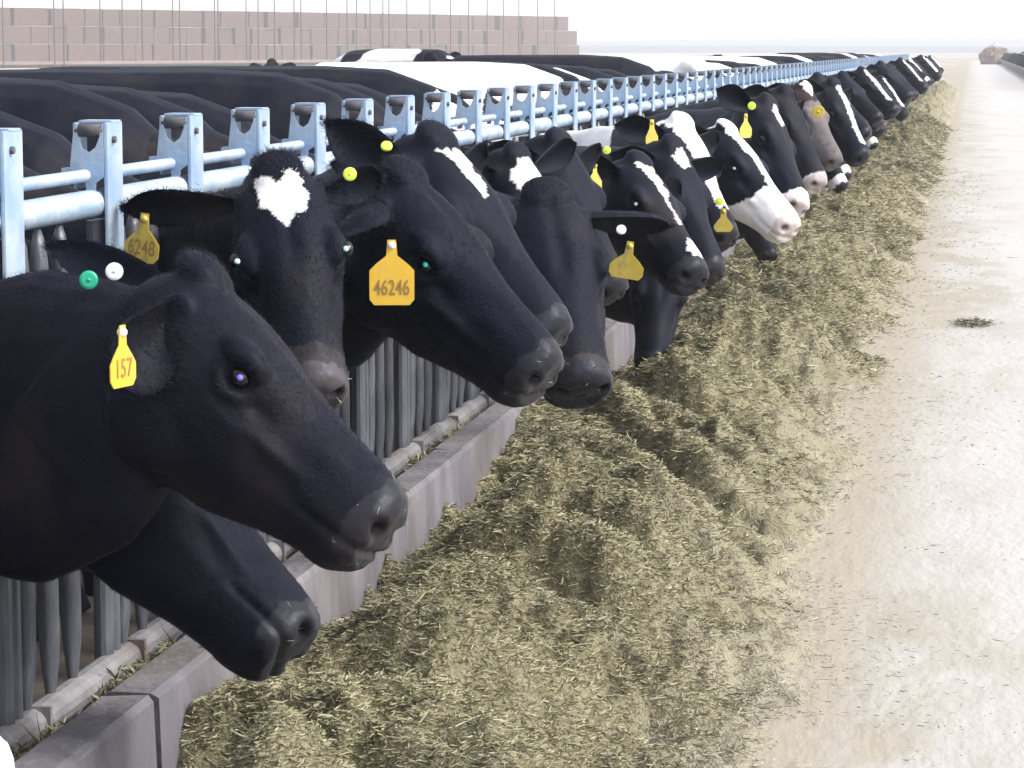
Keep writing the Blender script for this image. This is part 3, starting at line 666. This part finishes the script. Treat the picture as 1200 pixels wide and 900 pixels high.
# name: poll px,py,depth; muzzle px,py,depth; turn; shoulder Y; voxel; markings; ears; label; painted eye glint
S1 = 1
heroes = [
 dict(k='A', hair=70000, p=(240, 318, 4.95), m=(478, 598, 4.80), turn=10, y=SY(-1), vx=.0065, spec=dict(brown=.5, deep=1.15, wide=1.05), ns=1.24, nu=-.09,
      ears=[(-1, ('px', 128, 452, 4.72), (.45, -.65, -.1), .17, .070), (1, ('px', 66, 296, 5.20), (.1, -.85, .5), .20, .046)], label='nearest all black cow in profile with a narrow side-on yellow ear tag and raised muzzle', eye_glint=(GLINT_VIOLET, 0)),
 dict(k='B', hair=30000, p=(168, 462, 5.38), m=(374, 745, 5.14), turn=-28, y=SY(0), vx=.008, spec=dict(deep=1.1), ns=1.0, nu=-.12,
      ears=[EAR_BACK(1), EAR_BACK(-1)], label='black cow with its head lowest at left, muzzle over the curb beneath nearest cow', eye_glint=None),
 dict(k='C', hair=55000, p=(325, 196, 5.75), m=(370, 455, 5.52), turn=84, y=SY(1), vx=.0065,
      spec=dict(head=[('poly', [(-.050, .035), (-.028, .028), (-.012, .050), (.006, .044), (.016, .022), (.046, .030), (.050, .060), (.058, .075), (.050, .118), (.020, .128), (.012, .148), (.000, .160), (-.018, .140), (-.032, .112), (-.052, .100)])], muzzle_grey=.44, eyeout=.020, skin=(.055, .05, .055)),
      ears=[(S1, ('px', 438, 206, 5.9), (.7, 0, .4), .18, .052), (-S1, ('px', 154, 240, 5.9), (.7, 0, .5), .18, .050)], label='black cow facing the camera with a ragged white star on its forehead', eye_glint=(GLINT_PALE, 0)),
 dict(k='D', hair=60000, p=(474, 200, 6.10), m=(655, 425, 5.95), turn=28, y=SY(2), vx=.0065, spec=dict(deep=1.12), nu=.05,
      ears=[(-1, ('px', 394, 268, 5.78), (.75, -.55, -.35), .185, .074), (1, ('px', 388, 150, 6.25), (.5, -.6, .5), .18, .06)], label='black cow in profile wearing the large yellow ear tag numbered 46246', eye_glint=(PUP, 0)),
 dict(k='E', hair=25000, p=(512, 158, 6.80), m=(662, 385, 6.62), turn=30, y=SY(3), vx=.009, spec=dict(head=[('poly', [(-.035, .055), (.035, .05), (.02, .17), (-.01, .19)])]),
      ears=[EAR_BACK(1), EAR_BACK(-1)], label='black cow behind the 46246 cow, with a narrow white strip down its upper forehead', eye_glint=None),
 dict(k='F', hair=25000, p=(640, 224, 7.45), m=(684, 448, 7.15), turn=74, y=SY(4), vx=.009, spec=dict(muzzle_grey=.47, wide=1.12),
      ears=[(1, (-.05, 1, -.15), (.8, 0, -.2)), (-1, (-.1, -1, -.3), (.8, 0, -.1))], label='plain black cow, broad forehead towards the camera, muzzle at the hay beside the curb', eye_glint=(WHT, 1)),
 dict(k='G2', p=(606, 178, 8.0), m=(676, 350, 7.9), turn=45, y=SY(5), vx=.011, spec=dict(head=[('spot', .10, 0, .065, .07)]),
      ears=[(1, (-.35, 1, .25), (.6, 0, .5)), EAR_BACK(-1)], label='black cow mostly hidden behind others, showing a squarish white forehead patch', eye_glint=None),
 dict(k='G', p=(656, 162, 8.6), m=(728, 338, 8.45), turn=38, y=SY(7), vx=.011, spec=dict(),
      ears=[EAR_BACK(1), EAR_BACK(-1)], label='unmarked black cow between the squarish patched cow and the thin crooked blazed cow', eye_glint=None),
 dict(k='H', p=(750, 186, 9.3), m=(822, 318, 8.98), turn=30, y=SY(8), vx=.011, spec=dict(head=[('poly', [(-.045, .04), (.03, .05), (.022, .15), (.008, .22), (.012, .33), (-.006, .34), (-.012, .20), (-.03, .12)]), ('spot', .45, 0, .045, .03)]),
      ears=[EAR_BACK(1), (-1, (-.3, -1, -.1), (.7, -.2, -.1))], label='black cow with a thin crooked white blaze and a white spot above its nose', eye_glint=(WHT, -1)),
 dict(k='I', p=(782, 292, 11.7), m=(766, 426, 11.5), turn=80, y=SY(11), vx=.011, spec=dict(), nu=-.3,
      ears=[EAR_BACK(1), EAR_BACK(-1)], label='black cow with its muzzle buried in the hay below the thin-blazed cow', eye_glint=None),
 dict(k='J2', p=(826, 248, 15.6), m=(848, 334, 15.4), turn=50, y=SY(17), vx=.014, spec=dict(), nu=-.3,
      ears=[EAR_BACK(1), EAR_BACK(-1)], label='black cow mostly hidden, only its dark muzzle showing below the small starred cow', eye_glint=None),
 dict(k='L2', p=(884, 230, 17.4), m=(906, 300, 17.2), turn=50, y=SY(20), vx=.014, spec=dict(), nu=-.3,
      ears=[EAR_BACK(1), EAR_BACK(-1)], label='cow mostly hidden, its black muzzle in the hay under the white muzzled cow', eye_glint=None),
 dict(k='J', p=(790, 168, 10.2), m=(842, 318, 10.0), turn=40, y=SY(9), vx=.012, spec=dict(head=[('spot', .075, 0, .045, .035)]),
      ears=[EAR_SIDE(1), EAR_SIDE(-1)], label='dark cow with one small white star just right of the thin-blazed cow', eye_glint=None),
 dict(k='K', p=(800, 140, 10.9), m=(858, 275, 10.65), turn=36, y=SY(10), vx=.012, spec=dict(head=[('blaze', -.03, .075, .20, .045), ('blaze', .2, .03, .42, .03)], neckw=(.1, .95)),
      ears=[EAR_BACK(1), EAR_BACK(-1)], label='cow with a broad white poll and forehead narrowing to a white nose stripe', eye_glint=None),
 dict(k='L', p=(852, 148, 12.0), m=(934, 262, 11.75), turn=22, y=SY(12), vx=.011, spec=dict(head=[('blaze', -.05, .05, .18, .035), ('blaze', .15, .022, .34, .03), ('nose', .34, 1.0), ('jaw', -.20, .05)], skin=(.50, .44, .44), top=(-1.6, .1)),
      ears=[EAR_BACK(1), EAR_BACK(-1)], label='black cow with a full white blaze running into an all white muzzle and lower jaw', eye_glint=(WHT, -1)),
 dict(k='M', p=(902, 118, 13.3), m=(944, 240, 13.0), turn=22, y=SY(14), vx=.013, spec=dict(top=(-1.6, .15), head=[('spot', .09, 0, .06, .03), ('nose', .47, .5)], skin=(.50, .44, .44)),
      ears=[EAR_BACK(1), EAR_BACK(-1)], label='black cow with a small forehead mark and white nose, behind the white muzzled cow', eye_glint=None),
 dict(k='M2', p=(922, 106, 14.6), m=(966, 214, 14.4), turn=24, y=SY(16), vx=.014, spec=dict(head=[('nose', .49)], skin=(.45, .40, .40), top=(-1.6, .1)),
      ears=[EAR_BACK(1), EAR_BACK(-1)], label='black cow with only a pink white muzzle tip, left of the brownish faced cow', eye_glint=None),
 dict(k='Nn', p=(944, 100, 16.0), m=(984, 188, 15.8), turn=30, y=SY(18), vx=.014, spec=dict(head=[('spot', .02, 0, .05, .05)], muzzle_grey=.12, grey=(.115, .10, .10), skin=(.10, .085, .085), brown=5.0, top=(-1.2, .2)),
      ears=[EAR_BACK(1), EAR_BACK(-1)], label='cow with a faded brownish face and a round yellow tag at its ear', eye_glint=None),
 dict(k='O', p=(978, 96, 18.6), m=(1016, 184, 18.4), turn=30, y=SY(22), vx=.016, spec=dict(head=[('blaze', .04, .03, .45, .022)]),
      ears=[EAR_BACK(1), EAR_BACK(-1)], label='black cow with a long narrow white blaze, first past the brownish faced cow', eye_glint=None),
]
info = {}
for i, q in enumerate(heroes):
    P = at(*q['p']); Mz = at(*q['m']); nv_ = hnorm(P, Mz, q['turn'])
    print(q['k'], 'len %.3f' % np.linalg.norm(P - Mz), 'poll', P.round(2), 'muz', Mz.round(2))
    o, toW = make_cow(P, Mz, nv_, (SHX, q['y'], SZ), q['vx'], q['spec'], i * 7.7 + 1, q['ears'], q['label'], eye_glint=q.get('eye_glint'), ns=q.get('ns', 1.0), hair=q.get('hair', 0), neck_up=min(0, q.get('nu', 0)), bscale=1.0 + .02 * ((i * 5) % 3 - .6))
    info[q['k']] = (o, toW)

camdir = lambda p: (CAM - np.array(p)) * np.array([1, 1, 0])
def tagpx(k, px, py, d, rot=0.0, **kw):
    p = at(px, py, d); c = camdir(p); c /= np.linalg.norm(c); a_ = rad(rot); c = np.array([c[0] * math.cos(a_) - c[1] * math.sin(a_), c[0] * math.sin(a_) + c[1] * math.cos(a_), 0])
    return add_tag(info[k][0], p, c, **kw)
def btnpx(k, px, py, d, m, r=.013, tilt=(0, 0, 0)):
    p = at(px, py, d); c = CAM - p; c /= np.linalg.norm(c); return add_button(info[k][0], p, c + np.array(tilt), m, r)

# cow that is only a white brow at the very corner
P = at(-16, 884, 4.3); Mz = at(40, 1235, 4.15)
o, _ = make_cow(P, Mz, hnorm(P, Mz, 60), (SHX, SY(-3), SZ), .012, dict(head=[('all',)], body=.4), 88, [EAR_DOWN(-1)], 'white headed cow whose brow just shows at the bottom left corner', neck_up=-.3)

# templates for the long row, in stall coordinates (x out into the alley, y along the row)
def tmpl(poll, muz, up_, spec, seed, vox, ears=(EAR_BACK(1), EAR_BACK(-1)), white=None):
    P = np.array(poll, float); Mz = np.array(muz, float)
    o, _ = make_cow(P, Mz, np.array(up_, float), (0, 0, 0), vox, spec, seed, ears, None, eyes=False)
    me = o.data; me.use_fake_user = False; bpy.data.objects.remove(o); return me
poses = [((1.34, -.12, 1.18), (1.66, -.26, .74), (.7, -.35, .6)), ((1.30, .0, 1.28), (1.68, -.14, .88), (.7, -.25, .7)), ((1.30, -.05, .95), (1.54, -.18, .47), (.8, -.3, .4)), ((1.28, -.15, 1.30), (1.64, -.34, .93), (.6, -.3, .8))]
specs = [dict(), dict(head=[('blaze', .03, .03, .42, .03)], top=(-1.2, .1)), dict(head=[('spot', .08, 0, .06, .045)], body=.42), dict(head=[('blaze', -.02, .05, .3, .02), ('nose', .42)], top=(-1.5, -.2)), dict(brown=1.5), dict(head=[('nose', .46), ('spot', .1, 0, .04, .03)], body=.38), dict(head=[('blaze', .0, .06, .5, .06)], body=.5)]
TM = [tmpl(*poses[(i * 3 + 1) % 4], specs[i], 30 + i * 5.3, .019) for i in range(7)]
TM += [tmpl((1.36, -.12, 1.36), (1.74, -.32, .96), (.6, -.3, .8), specs[i], 60 + i, .019) for i in (0, 1, 3)]
order = [0, 1, 3, 1, 3, 0, 5, 4, 0, 6, 1, 2, 4, 0, 3]
mids = ['black cow with mostly unmarked face, beyond the long narrow blazed cow', None]
yy = 20.6; k = 0
midlab = ['dark cow first beyond the long narrow blazed cow, head down at the hay edge', 'cow with a white strip on its face, second beyond the long narrow blazed cow', 'dark brown tinged cow where the visible fence rail runs out']
while yy < 80:
    me = TM[order[k % len(order)]] if (yy < 34 and k % 3) else TM[[7, 0, 8, 7, 9, 4, 7][k % 7]]
    if k == 0: me = TM[0]
    o = bpy.data.objects.new('cow', me); COL.objects.link(o)
    o.location = (SHX + random.uniform(-.06, .05), yy, SZ); o.scale = (random.uniform(.94, 1.03) if k else 1.05,) * 3; o.rotation_euler = (0, 0, rad(random.uniform(-5, 5)))
    lab = midlab[k] if k < 3 else ('small distant cow in the crowded far part of the feeding row' if yy < 45 else 'tiny cow near the vanishing far end of the feeding row')
    tag(o, lab, 'cow', 'cows feeding through the headlock fence')
    yy += .76 if yy < 30 else (.98 if yy < 50 else 1.5); k += 1
# opposite row
yy = 118
k = 0
while yy < 235:
    o = bpy.data.objects.new('cow', TM[[0, 4, 7, 0, 4, 5, 0][k % 7]]); COL.objects.link(o)
    o.location = (4.05, yy, .06); o.rotation_euler = (0, 0, math.pi + rad(random.uniform(-6, 6))); o.scale = (random.uniform(.95, 1.05),) * 3
    tag(o, 'tiny dark cow feeding in the opposite row at the right edge of the road', 'cow', 'cows feeding in the opposite row')
    yy += 1.6 if yy < 175 else 3.2; k += 1

# tags
tagpx('A', 143, 381, 4.56, rot=58, m=YEL, text='157')
btnpx('A', 104, 328, 5.02, GRN, .0175); btnpx('A', 134, 318, 5.02, WHT, .0165)
tagpx('C', 170, 250, 5.76, rot=-25, m=OLD, text='6248', swing=-.12)
btnpx('C', 410, 204, 5.68, LIME, .0145)
tagpx('D', 459, 281, 5.78, rot=0, m=YEL, text='46246', w=.048, h=.140)
btnpx('D', 453, 171, 6.1, LIME, .013, (0, 0, .8))
tagpx('F', 739, 283, 7.2, rot=-10, m=LIME if False else OLD, swing=-.15, w=.046, h=.10)
btnpx('F', 728, 269, 7.2, WHT, .013, (0, 0, .5))
tagpx('H', 697, 190, 9.0, rot=55, m=OLD); btnpx('H', 711, 176, 9.1, LIME, .014)
tagpx('K', 848, 244, 10.3, rot=0, m=OLD, w=.036, h=.09); btnpx('K', 843, 236, 10.3, LIME, .016)
btnpx('Nn', 959, 131, 15.5, OLD, .038)
tagpx('L', 874, 133, 11.7, rot=50, m=OLD); btnpx('L', 881, 124, 11.8, LIME, .018)
tagpx('J', 764, 140, 10.3, rot=40, m=OLD, w=.03, h=.1)

# a wire clip on C's collar side and cows standing loose in the pen
p = at(195, 252, 5.9); mb = MB(); mb.loft([p + np.array([-.02, 0, -.008]), p + np.array([.02, 0, .010])], .004, .004, n=8); mb.build('metal_clip', METAL, info['C'][0], loc=p)

for (x, y, r, pi, ti, sc_, lab) in [
    (-3.9, 24.5, 175, 3, 3, 1.04, 'tall black and white cow standing loose behind the white backed cows'),
    (-7.5, 17.5, 80, 3, 4, 1.12, 'dark cow standing broadside behind the row of backs at left'),
    (-9.3, 26.0, 200, 3, 0, 1.1, 'black cow far back in the pen at the left edge'),
    (-7.2, 31.0, 150, 3, 6, 1.08, 'mostly white cow lying behind the white backed cows')]:
    o = bpy.data.objects.new('cow', TM[ti]); COL.objects.link(o); o.location = (x, y, 0.0 if x < -7.2 else SZ); o.rotation_euler = (0, 0, rad(r)); o.scale = (sc_,) * 3
    tag(o, lab, 'cow', 'cows standing loose in the pen')

# ---------------------------------------------------------------- hay
def hay_h(X, Y):
    base = np.interp(X, [-1.62, -1.55, -1.35, -1.05, -.75, -.5, -.25, .1, .5], [.20, .26, .285, .235, .13, .06, .018, .004, -.004])
    X0 = X; X = X + .20
    edge = (fbm(Y * .55, X * 0 + 3.0, n=3) - .5) * .5
    base = np.interp(X - edge * .6 * sstep(-1.5, -.8, X), [-1.62, -1.55, -1.35, -1.05, -.75, -.5, -.25, .1, .5], [.22, .26, .33, .34, .255, .105, .022, .004, -.004])
    und = (fbm(X * 1.9 + 4 + Y * .5, Y * 1.25 - X * .5, n=2) - .5) * .42 * sstep(-.1, -.8, X)
    X = X0
    near = .07 * sstep(7.2, 6.4, Y) * sstep(5.2, 5.8, Y) * sstep(-.9, -1.45, X); low = 0
    foot = np.interp(Y, [4.9, 5.15, 5.35, 6.2, 6.7, 7.3, 8.0, 8.7, 9.3, 10.0, 11, 13, 15, 17, 200], [.10, .14, .37, .36, .25, .28, .285, .27, .36, .41, .30, .25, .30, .36, .37]) + (fbm(Y * 2.2, X * 2 + 5, n=3) - .5) * .10 * sstep(8, 10, Y)
    lump = sstep(.42, .66, fbm(X * 5.5 + 2, Y * 4.2 + 3, n=3)) * .034 * sstep(-.3, -.9, X) + (sstep(.45, .6, fbm(X * 13, Y * 11, n=2)) - .5) * .014 * sstep(-.3, -.9, X)
    cl = lump + np.abs(fbm(X * 7, Y * 6 + 9, n=3) - .5) * -.18 * sstep(-.1, -.8, X)
    mic = (fbm(X * 30, Y * 26, n=3) - .5) * .045 * sstep(0, -.7, X)
    patch = (fbm(X * 2.2, Y * 1.6 + 40, n=3) - .5) * .035 * sstep(-.35, -.75, X) - .03 * sstep(-.62, -.30, X + .35 * (fbm(X * 1.5, Y * 1.4 + 9, n=3) - .5))
    kf = sstep(-1.22, -1.56, X); und = und * (1 - kf); base = base * (1 - kf) + foot * kf; near = near * (1 - kf)
    rw = .16 * (fbm(X * 5, Y * 5, n=2) - .5); rp = Y * 1.55 + .55 * X + 1.3 * fbm(X * 1.3 + 2, Y * .6, n=2) + rw; rt = rp - np.floor(rp)
    ridge = (sstep(0, .25, rt) * sstep(1.0, .25, rt) - .4) * (.07 + .14 * vnoise(np.floor(rp) * 3.7, X * 1.8)) * sstep(-.45, -.95, X) * (1 - kf)
    return np.maximum(base + near + ridge + und + low + cl + mic + patch * sstep(-.9, -.4, X), -.02)
ysn = [3.0]
while ysn[-1] < 112: ysn.append(ysn[-1] * 1.0030)
ysn = np.array(ysn); xsn = np.linspace(-1.62, .45, 150)
XX, YY = np.meshgrid(xsn, ysn); ZZ = hay_h(XX, YY)
idx = np.arange(XX.size).reshape(XX.shape)
F4 = np.stack([idx[:-1, :-1], idx[:-1, 1:], idx[1:, 1:], idx[1:, :-1]], -1).reshape(-1, 4)
HAY = noisy('chopped_hay', (0.15, 0.135, 0.075), (0.26, 0.235, 0.145), 40, 0.95, detail=10, bump=0.9, bscale=120, c3=(0.095, 0.092, 0.045), s3=4, lo3=.5, hi3=.75)
with_dust(HAY, (.29, .268, .20))
du = np.maximum(sstep(.085, .025, ZZ), sstep(-1.05, -.45, XX + .8 * (fbm(XX * 2, YY * .9 + 33, n=4) - .5)) * .8 * (.4 + .6 * sstep(.3, .6, fbm(XX * 9, YY * 5, n=2))))
du = du.reshape(-1, 1)
hay = mk('hay', np.stack([XX, YY, ZZ], -1).reshape(-1, 3), F4, HAY, smooth=True, cols=np.concatenate([du, du, du, du * 0 + 1], 1)); tag(hay, kind='stuff')
def strands(name, X, Y, Z, size, parent=None, palette=None, flat=.35):
    n = len(X); az = rng.random(n) * 2 * math.pi; el = (rng.random(n) ** 1.5) * 1.0 * flat * 2 * rng.choice([-1, 1], n, p=[.2, .8])
    L = size * (.5 + rng.random(n)) * np.where(rng.random(n) < .05, 2.6, 1.0); Wd = size * .075 * (.6 + .9 * rng.random(n))
    d = np.stack([np.cos(az) * np.cos(el), np.sin(az) * np.cos(el), np.sin(el)], -1)
    tw = rng.random((n, 3)) - .5; s_ = np.cross(d, tw); s_ /= np.linalg.norm(s_, axis=1)[:, None] + 1e-9
    c0 = np.stack([X, Y, Z], -1); a = c0 - d * L[:, None] * .35; b = c0 + d * L[:, None] * .3 + (rng.random((n, 3)) - .5) * L[:, None] * .12; e = c0 + d * L[:, None] * .65
    w_ = s_ * Wd[:, None]
    V = np.stack([a - w_ * .6, a + w_ * .6, b + w_, b - w_, e + w_ * .3, e - w_ * .3], 1).reshape(-1, 3)
    i = np.arange(n) * 6; Fq = np.concatenate([np.stack([i, i + 1, i + 2, i + 3], -1), np.stack([i + 3, i + 2, i + 4, i + 5], -1)])
    pal = np.array(palette or [(.27, .245, .15), (.245, .23, .135), (.215, .21, .115), (.29, .265, .175), (.345, .32, .225), (.175, .168, .09), (.26, .22, .14)])
    ci = rng.choice(len(pal), n, p=[.24, .2, .17, .14, .07, .10, .08]); clump = .58 + .74 * fbm(X * 3.2, Y * 2.6, n=3)
    c = pal[ci] * (.88 + .24 * rng.random(n))[:, None] * clump[:, None]
    C4 = np.repeat(np.concatenate([c, np.ones((n, 1))], 1), 6, 0)
    return mk(name, V, Fq, STR, parent, cols=C4)
STR, snt, sb = mat('hay_stems', (.3, .27, .15), .7)
va = N(snt, 'ShaderNodeVertexColor'); va.layer_name = 'Col'; snt.links.new(va.outputs[0], sb.inputs['Base Color'])
n1 = 820000; Yr = 4.2 * np.exp(rng.random(n1) * math.log(60 / 4.2)); Xr = -1.6 + 1.6 * rng.random(n1) ** 1.0
keep = rng.random(n1) < np.clip(1.05 - 1.02 * sstep(-1.05, -.38, Xr + .9 * (fbm(Yr * 1.6, Xr * 1.6, n=3) - .5)), .02, 1)
Xr, Yr = Xr[keep], Yr[keep]; Zr = hay_h(Xr, Yr) + .004 + .010 * rng.random(len(Xr))
o = strands('hay_stems', Xr, Yr, Zr, .0125 * (1 + .09 * Yr), flat=.24); o.parent = hay; o['kind'] = 'stuff'
# loose wisps on the road and in the trough behind the curb lip
n2 = 9000; Y2 = 5.5 * np.exp(rng.random(n2) * math.log(40 / 5.5)); X2 = -.55 + np.abs(rng.normal(0, .33, n2))
k2 = fbm(X2 * 2.0, Y2 * 2.4 + 70, n=3) > .47; X2, Y2 = X2[k2], Y2[k2]
o = strands('hay_wisps', X2, Y2, np.maximum(hay_h(X2, Y2), .018) + .004, .010 * (1 + .06 * Y2), palette=[(.32, .30, .22), (.28, .26, .18), (.25, .235, .15)] * 2 + [(.2, .19, .12)], flat=.06); tag(o, kind='stuff')
n3 = 26000; Y3 = 3.5 + 26 * rng.random(n3) ** 1.6; X3 = -1.80 + .045 * rng.standard_normal(n3); m3 = fbm(Y3 * 1.3, X3 * 0 + 5, n=2) > .42
X3, Y3 = X3[m3], Y3[m3]
o = strands('hay_in_trough', X3, Y3, CZ - .13 + .05 * rng.random(len(X3)) + .03 * fbm(Y3 * 3), .035, flat=.5); tag(o, kind='stuff')
pts = []
for kk, cnt in (('A', 16), ('B', 14), ('C', 26), ('D', 16), ('F', 30), ('I', 30)):
    me = info[kk][0].data; co = np.empty(len(me.vertices) * 3); me.vertices.foreach_get('co', co); co = co.reshape(-1, 3)
    cl = np.empty(len(me.vertices) * 4, np.float32); me.color_attributes['Col'].data.foreach_get('color', cl); sk = np.where(cl.reshape(-1, 4)[:, 3] < .5)[0]
    pts.append(co[rng.choice(sk, cnt)] + np.array(info[kk][0].location))
pts = np.concatenate(pts); o = strands('hay_crumbs', pts[:, 0], pts[:, 1], pts[:, 2], .013, flat=.6); tag(o, kind='stuff')
n4 = 900; X4 = .03 + .055 * rng.standard_normal(n4); Y4 = 17.3 + .10 * rng.standard_normal(n4)
o = strands('hay_tuft', X4, Y4, .018 + .018 * rng.random(n4), .03, palette=[(.15, .14, .10)] * 7, flat=.15); tag(o, 'small flattened dark tuft of hay lying alone on the pale road', 'hay tuft')

# ---------------------------------------------------------------- hay bale stack, poles, bunk, bush
BALE = noisy('weathered_straw_bale', (0.072, 0.040, 0.030), (0.105, 0.062, 0.048), 1.2, 0.95, detail=8, bump=0.6, bscale=6, c3=(0.05, 0.034, 0.03), s3=.25, stretch=(1, 1, 3), space='Object')
bm_ = MB(); bm_.box((-1.62, -1.25, 0.02), (1.62, 1.25, 2.34), .07); balem = mesh_of(bm_, 'straw_bale', BALE, False)
def ground_pt(px, depth): q = at(px, 60, depth); return np.array([q[0], q[1], 0])
a0 = ground_pt(-60, 345); a1 = ground_pt(672, 455); dv = a1 - a0; LL = np.linalg.norm(dv[:2]); ang = math.atan2(dv[1], dv[0]); nb = int(LL / 3.24)
for c in range(nb):
    rows_ = 3
    for r_ in range(rows_):
        if c == nb - 1 and r_ == 2 : continue
        q = a0 + dv * (c + .5 + (.06 * ((r_ * 7 + c * 3) % 5 - 2) / 2)) / nb
        o = bpy.data.objects.new('straw_bale', balem); COL.objects.link(o)
        nx = np.array([-math.sin(ang), math.cos(ang)]) * random.uniform(-.35, .35)
        o.location = (q[0] + nx[0], q[1] + nx[1], r_ * 2.36); o.rotation_euler = (0, 0, ang + rad(random.uniform(-1.5, 1.5))); o.scale = (random.uniform(.965, 1.0), 1, random.uniform(.98, 1.0))
        where = 'top' if r_ == 2 else ('middle' if r_ == 1 else 'bottom')
        tag(o, f'large pinkish brown straw bale in the {where} course of the long stack behind the pen', 'bale', f'straw bales in the {where} course of the stack')
POLE = noisy('rusty_brown_pipe', (0.05, 0.035, 0.03), (0.09, 0.06, 0.05), 3, .8)
polexs = [4, 64, 75, 118, 144, 167, 203, 211, 252, 256, 289, 303, 322, 345, 353, 383, 407, 418, 434, 449, 456, 477, 504, 528, 549, 571, 590, 608, 630, 650]
for px in polexs:
    d = np.interp(px, [0, 650], [240, 330]); q = ground_pt(px, d); h_ = np.interp(px, [0, 450, 520, 660], [9.5, 9.2, 7.9, 7.8]) + random.uniform(-.2, .2)
    mb = MB(); mb.loft([(0, 0, 0), (0, 0, .35), (0, 0, h_)], [.11, .075, .05], [.11, .075, .05], up=(1, 0, 0), n=8)
    mb.box((-.16, -.16, 0), (.16, .16, .08)); mb.loft([(0, 0, h_ - .02), (0, 0, h_ + .05)], [.07, .03], [.07, .03], up=(1, 0, 0), n=8)
    o = mb.build('steel_pole', POLE); o.location = tuple(q); tag(o, 'thin tall brown pole standing in front of the straw bale stack', 'pole', 'thin poles in front of the bale stack')
q0 = ground_pt(-80, 236); q1 = ground_pt(700, 338); dq = (q1 - q0)
mb = MB(); mb.loft([q0 + (0, 0, .3), q1 + (0, 0, .3)], .30, .35, n=4); o = mb.build('feed_bunk', noisy('dark_bunk', (.12, .09, .085), (.18, .14, .13), 2, .9)); tag(o, 'long low dark feed bunk at the foot of the poles', 'bunk')

# brush heap at the far end of the road
q = ground_pt(1166, 300); X = []; V = []; Fq = []
TWIG = noisy('dry_brush', (.17, .12, .10), (.26, .19, .16), 3, .95)
for t in range(2600):
    th = random.random() * 2 * math.pi; ph = math.acos(random.random()); rr = .55 + .45 * random.random()
    c = np.array([2.0 * math.sin(ph) * math.cos(th), 2.0 * math.sin(ph) * math.sin(th), 2.35 * math.cos(ph)]) * rr * (.8 + .35 * math.sin(3 * th + 1) * .4)
    d = np.array([random.gauss(0, .5), random.gauss(0, .5), random.gauss(.5, .4)]); d /= np.linalg.norm(d); s_ = np.cross(d, [random.random(), random.random(), random.random()]); s_ /= np.linalg.norm(s_)
    n = len(V); l_ = random.uniform(.2, .5); V += [q + c - s_ * .03, q + c + s_ * .03, q + c + d * l_ + s_ * .01, q + c + d * l_ - s_ * .01]; Fq.append((n, n + 1, n + 2, n + 3))
bush = bpy.data.objects.new('bush', None); COL.objects.link(bush); bush.location = tuple(q)
tag(bush, 'rounded brownish bush beyond the far end of the road', 'bush')
o = mk('twigs', V, Fq, TWIG, loc=tuple(q)); o.parent = bush; o.location = (0, 0, 0)
mb = MB(); mb.add(*ellipsoid((0, 0, .6), (1.5, 1.5, 1.3), nu=20, nv=12)); o = mb.build('inner_brush', TWIG, None, False); o.parent = bush
for v in o.data.vertices:
    f_ = .75 + .5 * random.random(); v.co = Vector((v.co.x * f_, v.co.y * f_, max(0, v.co.z * f_)))
